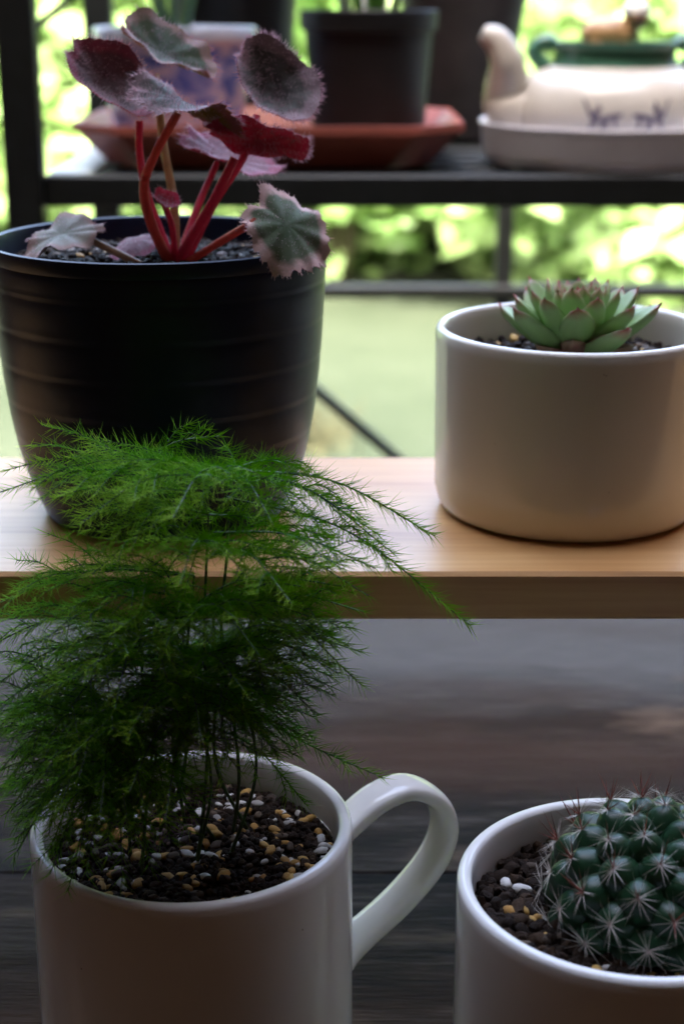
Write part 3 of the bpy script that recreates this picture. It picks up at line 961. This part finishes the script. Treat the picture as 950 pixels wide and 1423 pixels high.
# ------------------------------------------------------------------ begonia
bo = P(242, 364, .497)
beg = thing('begonia', bo, 'hairy leaved begonia with crimson stalks in the navy pot', 'houseplant')
br_ = np.random.default_rng(5)
def round_leaf(c, Y, U, V, top, under, cup=.25, fold=0.0, twist=0.0, ruffle=.05, teeth=.03, nteeth=34, seed=0, thick=.0006, hair=260, notch=.18, droop=0.0, hl=.0019):
    r = np.random.default_rng(seed)
    C = P(c[0], c[1], Y); Uv, Vv = DV(c, U, Y), DV(c, V, Y)
    N = unit(np.cross(Uv, Vv)); S = (np.linalg.norm(Uv) + np.linalg.norm(Vv)) / 2
    NR, NTH = 12, 102
    ph = r.random(4) * 6.28
    def pt(f, th):
        w = 1 + .03 * math.sin(3 * th + ph[0]) + .02 * math.sin(5 * th + ph[1])
        dn = abs(((th - math.pi + math.pi) % (2 * math.pi)) - math.pi)      # angle from the stalk side (theta = pi)
        dn = abs(th - math.pi)
        w -= notch * math.exp(-(dn / .22) ** 2)
        if f > .85:
            w += teeth * ((nteeth * th / (2 * math.pi)) % 1.0 - .5) * (f - .85) / .15
        u, v = f * w * math.cos(th), f * w * math.sin(th)
        h = cup * (u * u + v * v) + fold * abs(v) + ruffle * f * f * (math.sin(4 * th + ph[2]) + .6 * math.sin(9 * th + ph[3])) - droop * max(0, u) ** 2
        a = twist * u
        p = C + Uv * u + (Vv * math.cos(a) + N * np.linalg.norm(Vv) * math.sin(a)) * v + N * S * h
        return p
    top_v, at = [C + 0 * N], [0.0]
    for i in range(1, NR + 1):
        f = i / NR
        for j in range(NTH):
            top_v.append(pt(f, 2 * math.pi * j / NTH)); at.append(f)
    top_v = np.array(top_v)
    ff = [(0, 1 + j, 1 + (j + 1) % NTH) for j in range(NTH)]
    for i in range(NR - 1):
        for j in range(NTH):
            a = 1 + i * NTH + j; b = 1 + i * NTH + (j + 1) % NTH
            ff.append((a, a + NTH, b + NTH, b))
    # vertex normals for thickness
    nrm = np.zeros_like(top_v)
    for f_ in ff:
        n_ = np.cross(top_v[f_[1]] - top_v[f_[0]], top_v[f_[2]] - top_v[f_[0]])
        for k in f_: nrm[k] += n_
    nrm /= np.linalg.norm(nrm, axis=1, keepdims=True) + 1e-12
    m = MB()
    at = np.array(at)
    m.add(top_v, ff, 0, at)
    m.add(top_v - nrm * thick * (1 - .6 * at[:, None] ** 6), [f_[::-1] for f_ in ff], 1, at)
    n0 = len(top_v)
    e = 1 + (NR - 1) * NTH
    m.f.extend([(e + j, n0 + e + j, n0 + e + (j + 1) % NTH, e + (j + 1) % NTH) for j in range(NTH)])
    m.m.extend([1] * NTH)
    o = m.build('leaf', [top, under], beg)
    h = MB()
    k = hair
    th = r.random(k) * 2 * math.pi
    rim = top_v[e + (th / (2 * math.pi) * NTH).astype(int) % NTH]
    rn = nrm[e + (th / (2 * math.pi) * NTH).astype(int) % NTH]
    out = rim - C; out /= np.linalg.norm(out, axis=1, keepdims=True)
    h.cones(rim, out + rn * .5 * r.normal(size=(k, 1)) + r.normal(size=(k, 3)) * .35, hl * 1.15 * (.5 + .7 * r.random(k)), .000105)
    ri = np.minimum((np.sqrt(r.random(k * 2)) * (NR - 1)).astype(int), NR - 2)
    idx = 1 + ri * NTH + r.integers(0, NTH, k * 2)
    fz = r.random((k * 2, 1))
    sgn = np.where(r.random((k * 2, 1)) < .7, 1.0, -1.0)
    h.cones(top_v[idx] * (1 - fz) + top_v[idx + NTH] * fz, nrm[idx] * sgn + r.normal(size=(k * 2, 3)) * .35, hl * .8 * (.5 + .6 * r.random(k * 2)), .00008)
    ho = h.build('hairs', M_hair, o, smooth=False); tag(ho, kind='stuff')
    # raised veins on the underside
    vm = MB()
    for a in (0, .7, -.7, 1.5, -1.5, 2.3, -2.3):
        pp = np.array([pt(f, a % (2 * math.pi)) for f in np.linspace(0, .86, 9)]) - N * thick * .9
        vm.tube(pp, np.linspace(.00045, .00012, 9), 5)
    vm.build('veins', under, o)
    return C
def petiole(pts, mat, r0=.0014, r1=.0011, hairs=150, seed=0):
    p = smoothpath([P(*q) for q in pts], 26)
    m = MB(); m.tube(p, np.linspace(r1, r0, 26), 10)
    o = m.build('stalk', mat, beg)
    r = np.random.default_rng(seed + 90)
    k = hairs
    i = r.integers(0, 24, k); f = r.random((k, 1))
    q = p[i] * (1 - f) + p[i + 1] * f
    d = r.normal(size=(k, 3))
    h = MB(); h.cones(q + d / np.linalg.norm(d, axis=1, keepdims=True) * r1 * .7, d, .0017 * (.5 + .7 * r.random(k)), .00006)
    ho = h.build('hairs', M_hair, o, smooth=False); tag(ho, kind='stuff')

round_leaf((150, 118), .500, (64, 42, .002), (17, -33, .008), B_purple, B_red, cup=.42, seed=1, ruffle=.05, hair=320)
round_leaf((228, 74), .520, (66, 34, .003), (8, -24, .012), B_green, B_olive, cup=.16, fold=.16, seed=2, ruffle=.08, hair=200)
round_leaf((258, 142), .488, (80, 30, -.004), (4, -3, .009), B_dark, B_olive, cup=-.10, twist=-1.0, seed=3, ruffle=.07, teeth=.12, hair=420, hl=.0024)
round_leaf((374, 122), .505, (54, 42, .002), (20, -40, .010), B_dark, B_pink, cup=.40, seed=4, ruffle=.04, hair=420, hl=.0021)
round_leaf((358, 200), .492, (74, 14, .002), (-4, -26, -.010), B_red, B_pink, cup=-.12, seed=5, ruffle=.06, hair=320)
round_leaf((318, 218), .520, (70, 26, 0), (6, -18, .012), B_pink, B_red, cup=.16, seed=6, ruffle=.07, hair=240)
round_leaf((398, 312), .464, (50, 50, -.007), (34, -34, .007), B_varieg, B_pink, cup=-.25, seed=17, ruffle=.12, teeth=.13, nteeth=22, hair=200, hl=.0012, notch=.3)
round_leaf((86, 326), .490, (56, -12, .002), (8, -24, .011), B_dry, B_dry, cup=-.20, fold=.22, seed=8, ruffle=.12, teeth=.06, hair=120, hl=.0010)
round_leaf((230, 279), .490, (18, 9, 0), (5, -10, .004), B_red, B_red, cup=.3, seed=9, hair=80, hl=.0010)
round_leaf((190, 333), .500, (40, -10, .002), (6, -16, .010), B_pink, B_dark, cup=-.25, seed=10, hair=80, hl=.0010)
petiole([(194, 168, .500), (194, 210, .499), (203, 265, .497), (222, 320, .496), (240, 366, .496)], S_red, .0015, .0011, 150, 1)
petiole([(216, 104, .516), (228, 205, .508), (242, 285, .503), (244, 366, .500)], S_tan, .0015, .0012, 120, 2)
petiole([(247, 157, .488), (214, 218, .488), (200, 262, .489), (212, 315, .491), (236, 366, .493)], S_orange, .0017, .0013, 220, 3)
petiole([(357, 160, .503), (340, 215, .500), (296, 285, .498), (256, 366, .497)], S_red, .0015, .0011, 120, 4)
petiole([(326, 220, .492), (296, 280, .492), (264, 333, .493), (246, 366, .494)], S_red, .0018, .0014, 200, 5)
petiole([(302, 226, .514), (278, 280, .508), (254, 345, .502), (248, 366, .500)], S_red, .0014, .0011, 120, 6)
petiole([(354, 308, .466), (306, 336, .480), (262, 364, .493)], S_orange, .0012, .0012, 80, 7)
petiole([(124, 332, .490), (160, 350, .489), (196, 368, .487)], S_dry, .0012, .0011, 60, 8)
petiole([(228, 282, .490), (240, 318, .492), (243, 366, .494)], S_red, .0011, .0009, 60, 9)

# ------------------------------------------------------------------ echeveria
eo = np.array([P(800, 487, .497)[0], .497, SZ + CH - .0115])
ech = thing('echeveria', eo, 'pale green echeveria rosette with red leaf tips in the cream cup', 'succulent')
def fleshy(Lh, Wd, Tk, curl, seed):
    m = MB(); vv, ff, at = [], [], []
    NS, NA = 16, 14
    for i in range(NS + 1):
        s = i / NS
        w = Wd * (math.sin(math.pi * min(1, (.10 + .90 * s)) ** .95 * .985) ** .72) * (.42 + .72 * s ** .7) if s < 1 else Wd * .02
        w = max(w, Wd * .03)
        tk = Tk * (1 - .55 * s) * min(1, w / (Wd * .45))
        zc = curl * Lh * (s ** 2)
        for j in range(NA):
            a = 2 * math.pi * j / NA
            up = math.sin(a)
            vv.append((s * Lh, w * math.cos(a), zc + tk * up * (.35 if up > 0 else 1.0) + .22 * w * (math.cos(a) ** 2)))
            at.append(max(0, s) ** 1.3 * .93 + (.05 if abs(math.cos(a)) > .9 else 0))
    for i in range(NS):
        for j in range(NA):
            q = (j + 1) % NA
            ff.append((i * NA + j, i * NA + q, (i + 1) * NA + q, (i + 1) * NA + j))
    ff.append(tuple(range(NA))[::-1]); ff.append(tuple(NS * NA + j for j in range(NA)))
    m.add(vv, ff, 0, at)
    # hard little red point
    tipz = curl * Lh
    m.cones([(Lh * .985, 0, tipz)], [(1, 0, .35)], .0014, .0006, 0, 1, 1)
    return m.mesh('echeveria_leaf', M_ech)
em = [fleshy(.024, .0058, .0038, .16, 0), fleshy(.022, .0055, .0036, .20, 1), fleshy(.017, .0048, .0032, .14, 2)]
NL = 46
for i in range(NL):
    f = i / (NL - 1)
    az = i * R(137.508) + .35
    el = R(16) + R(66) * f ** .9 + R(random.uniform(-4, 4))
    sc = (1.20 - .52 * f) * random.uniform(.94, 1.05)
    k = 0 if f < .4 else (1 if f < .7 else 2)
    sc *= 1.0 if k < 2 else 1.15
    Mx = Matrix.Translation((eo[0], eo[1], eo[2] + .003 + .006 * f)) @ Matrix.Rotation(az, 4, 'Z') @ Matrix.Translation((.0018 * (1 - f), 0, 0)) @ Matrix.Rotation(-el, 4, 'Y') @ Matrix.Rotation(random.uniform(-.12, .12), 4, 'X') @ Matrix.Scale(sc, 4)
    inst('leaf', em[k], ech, Mx)
old = em[2].copy(); old.materials[0] = M_echr
for az, el, s in ((-102, 16, 1.15), (-62, 20, 1.25), (-140, 8, 1.1), (-20, 5, 1.1), (40, 4, 1.0)):
    inst('old_leaf', old, ech, Matrix.Translation((eo[0], eo[1], eo[2] + .0025)) @ Matrix.Rotation(R(az), 4, 'Z') @ Matrix.Rotation(-R(el), 4, 'Y') @ Matrix.Scale(s, 4))

# ------------------------------------------------------------------ cactus
cz_soil = TZ + MH + .0045 - .0115
co = np.array([P(908, 1217, .337)[0], .337, cz_soil])
cac = thing('cactus', co, 'round green cactus with starry white spines in a white mug', 'cactus')
RB = .0190
cc = co + np.array([0, 0, .0065])
m = MB()
pr = [(max(.0004, RB * math.cos(R(e))), RB * .95 * math.sin(R(e))) for e in range(-50, 91, 10)]
m.lathe(pr, cc, 32); m.build('body', M_cactus, cac)
# tubercle mesh: a rounded cone pointing along +Z
m = MB()
m.lathe([(.0056, -.003), (.0055, 0), (.0052, .0020), (.0045, .0040), (.0034, .0056), (.0021, .0067), (.0010, .0072), (.0002, .0073)], (0, 0, 0), 14)
tub = m.mesh('tubercle', M_cactus)
def spine_cluster(seed, central):
    r = np.random.default_rng(seed)
    m = MB()
    k = int(r.integers(12, 16))
    a = np.linspace(0, 2 * math.pi, k, endpoint=False) + r.normal(size=k) * .12
    d = np.stack([np.cos(a), np.sin(a), .28 + .14 * r.normal(size=k)], 1)
    m.cones(np.zeros((k, 3)) + (0, 0, .0002), d, .0068 * (.75 + .4 * r.random(k)), .00012, 0)
    if central:
        n = int(r.integers(2, 5))
        d = r.normal(size=(n, 3)) * .40 + (0, .35, 1)
        m.cones(np.zeros((n, 3)), d, .0080 * (.8 + .4 * r.random(n)), .00024, 1)
    b = r.normal(size=(40, 3)); b[:, 2] = np.abs(b[:, 2])
    m.cones(np.zeros((40, 3)) - (0, 0, .0003), b, .0010, .0002, 2)
    return m.mesh('spines', [M_spine, M_spiner, M_areole], smooth=False)
SPN = [spine_cluster(s, False) for s in range(5)]
SPC = [spine_cluster(s + 20, True) for s in range(6)]
NTB = 62
for i in range(NTB):
    f = (i + .6) / NTB
    sz = 1 - f * 1.32
    el = math.asin(max(-.9, sz))
    az = i * R(137.508) + .9
    d = np.array([math.cos(az) * math.cos(el), math.sin(az) * math.cos(el), math.sin(el)])
    s = .88 + .30 * min(1, f * 2.6)
    p = cc + d * np.array([RB, RB, RB * .95]) * .96
    dirv = Vector(unit(d + np.array([0, 0, .22])))
    q = dirv.to_track_quat('Z', 'Y').to_matrix().to_4x4()
    Mx = Matrix.Translation(p) @ q @ Matrix.Rotation(random.random() * 6.28, 4, 'Z') @ Matrix.Scale(s, 4)
    tb = inst('tubercle', tub, cac, Mx)
    bald = (d[0] > .30 and d[1] < -.15 and d[2] < .62)
    if not bald:
        me = random.choice(SPC) if (d[2] > .25) else random.choice(SPN)
        so = bpy.data.objects.new('spines', me); col.objects.link(so); so.parent = tb
        up_l = Mx.to_3x3().inverted() @ Vector((0, 0, 1))
        so.matrix_local = Matrix.Translation((0, 0, .0071)) @ Matrix.Rotation(math.atan2(up_l.y, up_l.x) - math.pi / 2, 4, 'Z') @ Matrix.Scale(1.0 / s * (.78 + .25 * min(1, f * 2)), 4)

# ------------------------------------------------------------------ plant rack and what stands on it
KY0, KY1 = 1.0, 1.34
RX0, RX1 = P(8, 200, KY0)[0], .62
KZ = P(475, 243, KY0)[2]
rack = thing('plant_rack', (.2, 1.17, 0), 'dark steel plant rack standing on the veranda behind the table', 'rack')
rh = P(475, 287, KY0)[2]
PW = .0225
for z_ in (KZ, KZ - .52):
    th = KZ - rh
    m = MB(); m.box(((RX0 + RX1) / 2, KY0 + .004, z_ - th / 2), (RX1 - RX0 - PW * 2, .012, th), .0015); m.build('rail', M_iron, rack, False)
    m = MB(); m.box(((RX0 + RX1) / 2, KY1 - .004, z_ - th / 2), (RX1 - RX0 - PW * 2, .012, th), .0015); m.build('rail', M_iron, rack, False)
    for x_ in (RX0 + PW * 1.6, RX1 - PW * 1.6):
        m = MB(); m.box((x_, (KY0 + KY1) / 2, z_ - .004), (PW * 1.2, KY1 - KY0 - .024, .008), .001); m.build('side_rail', M_railsheen, rack, False)
    n = 8
    for i in range(n):
        y_ = KY0 + .030 + (KY1 - KY0 - .06) * i / (n - 1)
        m = MB(); m.box(((RX0 + RX1) / 2, y_, z_ - .0048), (RX1 - RX0 - PW * 4.6, .026, .006), .001); m.build('slat', M_iron, rack, False)
for x_ in (RX0 + PW / 2, RX1 - PW / 2):
    for y_ in (KY0, KY1):
        m = MB(); m.box((x_, y_, .75), (PW, .02, 1.5), .0015); m.build('post', M_iron, rack, False)
a, b = P(52, 36, KY1 + .02), P(110, -12, KY1 + .02)
m = MB(); m.bar(a - (b - a) * .4, a + (b - a) * 5, .006, .012, up=(0, 1, 0)); m.build('brace', M_iron, rack, False)

def tray(name, cx, cy, w, d, h, label, group=None):
    """octagonal flared drip tray"""
    o = thing(name, (cx, cy, KZ), label, 'tray', group)
    def ring(s, z, ins=0):
        k_ = (1 - s) * d / 2 + ins
        ww, dd, c = w / 2 - k_, d / 2 - k_, .030
        return [(cx + sx * (ww if k else ww - c), cy + sy * (dd - c if k else dd), KZ + z) for sx, sy, k in
                ((1, -1, 0), (1, -1, 1), (1, 1, 1), (1, 1, 0), (-1, 1, 0), (-1, 1, 1), (-1, -1, 1), (-1, -1, 0))]
    rings = [ring(.78, 0), ring(.80, .001), ring(.97, h - .006), ring(1.0, h - .005), ring(1.0, h), ring(1.0, h, .004), ring(.95, h - .005, .003), ring(.79, .003, .002)]
    vv = [p for r_ in rings for p in r_]
    ff = [(i * 8 + j, i * 8 + (j + 1) % 8, (i + 1) * 8 + (j + 1) % 8, (i + 1) * 8 + j) for i in range(len(rings) - 1) for j in range(8)]
    ff += [tuple(range(8))[::-1], tuple((len(rings) - 1) * 8 + j for j in range(8))]
    MB().add(vv, ff).build('tray_body', M_terra, o, False)
    return o
TX1 = P(378, 200, 1.10)[0]
tray('drip_tray', TX1, 1.115, .252, .20, .028, 'wide brick red drip tray with cut corners on the rack')
# blue and white porcelain pot
bp = np.array([P(247, 200, 1.12)[0], 1.125, KZ + .003])
bl = thing('porcelain_pot', bp, 'blue and white porcelain pot standing in the red tray', 'pot')
zt = P(247, 38, 1.08)[2] - bp[2]
rr = .0535
MB().lathe([(.034, 0), (.036, .001), (.040, .01), (.047, zt * .4), (.052, zt * .8), (rr, zt - .012), (rr + .001, zt - .0115)], bp, 48, close=False).build('body', M_blue, bl)
MB().lathe([(rr + .001, zt - .0115), (rr + .0022, zt - .010), (rr + .0022, zt - .002), (rr + .001, zt), (rr - .004, zt), (rr - .0055, zt - .012), (rr - .008, zt - .02), (.0005, zt - .02)], bp, 48, close=False).build('rim', M_bluew, bl)
dp = thing('leafy_plant', bp + (0, 0, zt - .02), 'dark broad leaved plant growing in the blue and white pot', 'houseplant')
for k in range(9):
    a = k * 2.4; L_ = .10 + .03 * (k % 3)
    pth = smoothpath([bp + (0, 0, zt - .03), bp + (.02 * math.cos(a), .02 * math.sin(a), zt + .04), bp + (.05 * math.cos(a), .05 * math.sin(a), zt + L_)], 8)
    m = MB(); m.tube(pth, np.linspace(.0025, .0015, 8), 6)
    e = pth[-1]; d = np.array([math.cos(a), math.sin(a), .1]); s = np.array([-math.sin(a), math.cos(a), 0])
    vv, ff, at = [], [], []
    for i in range(9):
        f = i / 8; w = .026 * math.sin(math.pi * min(.98, f * .93 + .05)) ** .8
        c_ = e + d * f * .085 + np.array([0, 0, -.035 * f * f])
        for j in (-1, -.5, 0, .5, 1):
            vv.append(c_ + s * w * j + np.array([0, 0, .006 * abs(j)])); at.append(.3 + .1 * j)
    for i in range(8):
        for j in range(4): ff.append((i * 5 + j, i * 5 + j + 1, i * 5 + j + 6, i * 5 + j + 5))
    m.build('stalk', M_stem, dp)
    MB().add(vv, ff, 0, at).build('leaf', M_dkleaf, dp)
# round black nursery pot
kp = np.array([P(512, 150, 1.12)[0], 1.125, KZ + .003])
hp_ = P(512, 14, 1.08)[2] - kp[2]
npot = thing('nursery_pot', kp, 'round black plastic nursery pot standing in the red tray', 'pot')
MB().lathe([(.034, 0), (.0375, .001), (.0435, hp_ - .014), (.0462, hp_ - .0135), (.0470, hp_ - .001), (.0462, hp_), (.0440, hp_), (.0425, hp_ - .012), (.036, .004), (.0005, .004)], kp, 48).build('body', M_black, npot)
yp = thing('yellowing_plant', kp + (0, 0, hp_ * .9), 'yellowing strappy plant in the round black nursery pot', 'houseplant')
for k in range(14):
    a = k * 2.4; b0 = kp + (.012 * math.cos(a), .012 * math.sin(a), hp_ * .9 - .01)
    e = b0 + (.045 * math.cos(a), .045 * math.sin(a), .05 + .03 * (k % 4)); md = (b0 + e) / 2 + (0, 0, .03)
    m = MB(); m.tube(smoothpath([b0, md, e], 10), np.linspace(.004, .0008, 10), 6, sec=(1, .25, (-math.sin(a), math.cos(a), 0))); m.build('leaf', M_leafs[2] if k % 3 else M_pale, yp)
m = MB(); m.lathe([(.0422, -.004), (.0424, .004), (.0005, .0045)], kp + (0, 0, hp_ * .9 - .004), 32); m.build('soil', M_soil, yp)
# dark clay pots at the back of the shelf
def clay_pot(c, r0, r1, h, label, mat):
    o = thing('clay_pot', c, label, 'pot')
    MB().lathe([(r0 * .9, 0), (r0, .003), ((r0 + r1) / 2, h * .5), (r1, h * .88), (r1 + .005, h * .885), (r1 + .006, h), (r1 - .003, h), (r1 - .006, h * .86), (.0005, h * .85)], c, 40).build('body', mat, o)
    return o
q = P(640, 150, 1.26); clay_pot((q[0], 1.26, KZ), .033, .052, .15, 'brown black round clay pot standing behind the teapot spout', M_blackm)
q = P(330, 150, 1.27); clay_pot((q[0], 1.27, KZ), .040, .050, .17, 'tall black round pot behind the blue and white pot', M_black)
# white saucer and teapot planter
sw = np.array([P(850, 200, 1.08)[0], 1.083, KZ])
sa_ = thing('saucer', sw, 'round white plastic saucer under the teapot planter', 'saucer')
MB().lathe([(.078, 0), (.083, .002), (.0862, .008), (.0872, .0235), (.0885, .0262), (.0880, .0275), (.0855, .0270), (.0835, .012), (.078, .0055), (.0005, .005)], sw, 72).build('body', M_saucer, sa_)
tp = sw + (0, .004, .005)
tea = thing('teapot_planter', tp, 'cream teapot shaped planter with green collar on the rack', 'planter')
zc0 = P(850, 92, 1.05)[2] - tp[2]; zc1 = P(850, 60, 1.05)[2] - tp[2]
bodyp = [(.045, 0), (.052, .002), (.062, .010), (.0675, .022), (.068, zc0 * .52), (.064, zc0 * .72), (.054, zc0 * .90), (.043, zc0 - .001)]
MB().lathe(bodyp, tp, 56, sx=1.02).build('body', M_tea, tea)
MB().lathe([(.0425, zc0 - .002), (.0400, zc0 + .001), (.0395, zc1 - .005), (.0425, zc1 - .002), (.0425, zc1), (.0385, zc1), (.036, zc1 - .008), (.0005, zc1 - .009)], tp, 48).build('collar', M_teag, tea)
sp = smoothpath([tp + (-.052, -.004, .026), tp + (-.066, -.006, .034), tp + (-.071, -.008, .044), P(704, 88, 1.07), P(691, 58, 1.07), P(670, 45, 1.07)], 20)
MB().tube(sp, [.026, .0255, .0248, .0238, .0222, .0204, .0186, .0168, .0152, .0138, .0127, .0118, .0110, .0103, .0097, .0092, .0087, .0080, .0068, .0050], 16).build('spout', M_tea, tea)
for sx in (-1, 1):
    q = tp + (sx * .046, 0, 0)
    MB().tube(smoothpath([q + (-sx * .006, 0, zc0 - .006), q + (sx * .006, 0, zc0 + .004), q + (sx * .006, 0, zc1 - .004), q + (-sx * .001, 0, zc1), q + (-sx * .006, 0, zc1 - .004)], 18), .0050, 10).build('lug', M_teag, tea)
# brush drawing of two sprays on the front of the body
m = MB()
def on_body(a, z):
    zz = [p[1] for p in bodyp]; r_ = np.interp(z, zz, [p[0] for p in bodyp]) + .0006
    return tp + (r_ * 1.02 * math.sin(a), -r_ * math.cos(a), z)
r = random.Random(4)
ca0 = -.02
for sx in (-1, 1):
    for (a0, z0, a1, z1, w) in ((.05, .030, .30, .026, .0016), (.30, .026, .42, .040, .0012), (.30, .026, .26, .038, .0012), (.30, .026, .36, .018, .0015), (.22, .027, .16, .018, .0014), (.12, .030, .10, .020, .0012), (.18, .029, .24, .020, .0015), (.26, .030, .32, .022, .0018), (.24, .034, .34, .028, .0016)):
        p = [on_body(ca0 + sx * (a0 + (a1 - a0) * f), z0 + (z1 - z0) * f) for f in np.linspace(0, 1, 6)]
        m.tube(p, [w * .6, w, w * 1.1, w, w * .8, w * .3], 6, sec=(1, .25, (0, 0, 1)))
m.build('brush_drawing', M_ink, tea)
# little animal figurine on the collar
fo = tp + (.006, .012, zc1 - .009)
fig = thing('animal_figurine', fo, 'small tan and white animal figurine sitting on the teapot planter', 'figurine')
m = MB(); m.lathe([(.0002, 0)] + [(.013 * math.sin(R(a)) ** .8 , .011 - .011 * math.cos(R(a))) for a in range(15, 180, 15)] + [(.0002, .022)], fo + (-.008, 0, .002), 20, sx=1.5); m.build('body', M_tan, fig)
m = MB(); m.lathe([(.0002, 0)] + [(.0085 * math.sin(R(a)), .0085 - .0085 * math.cos(R(a))) for a in range(15, 180, 15)] + [(.0002, .017)], fo + (.008, -.004, .016), 18); m.build('head', M_tan, fig)
m = MB(); m.lathe([(.0088, 0), (.0090, .002), (.0075, .006), (.0045, .0085), (.0002, .0094)], fo + (.008, -.0035, .0262), 18); m.build('crest', M_pale, fig)
m = MB(); m.lathe([(.0002, 0), (.0035, .001), (.0045, .004), (.0035, .007), (.0002, .008)], fo + (.0085, -.0115, .018), 12); m.build('muzzle', M_brown, fig)
for sx in (-.018, -.002):
    m = MB(); m.tube([fo + (sx, -.008, .009), fo + (sx, -.010, .004), fo + (sx, -.012, -.001)], [.004, .0035, .003], 8); m.build('leg', M_tan, fig)

for o in bpy.data.objects:
    if '_o' in o.keys():
        del o['_o']
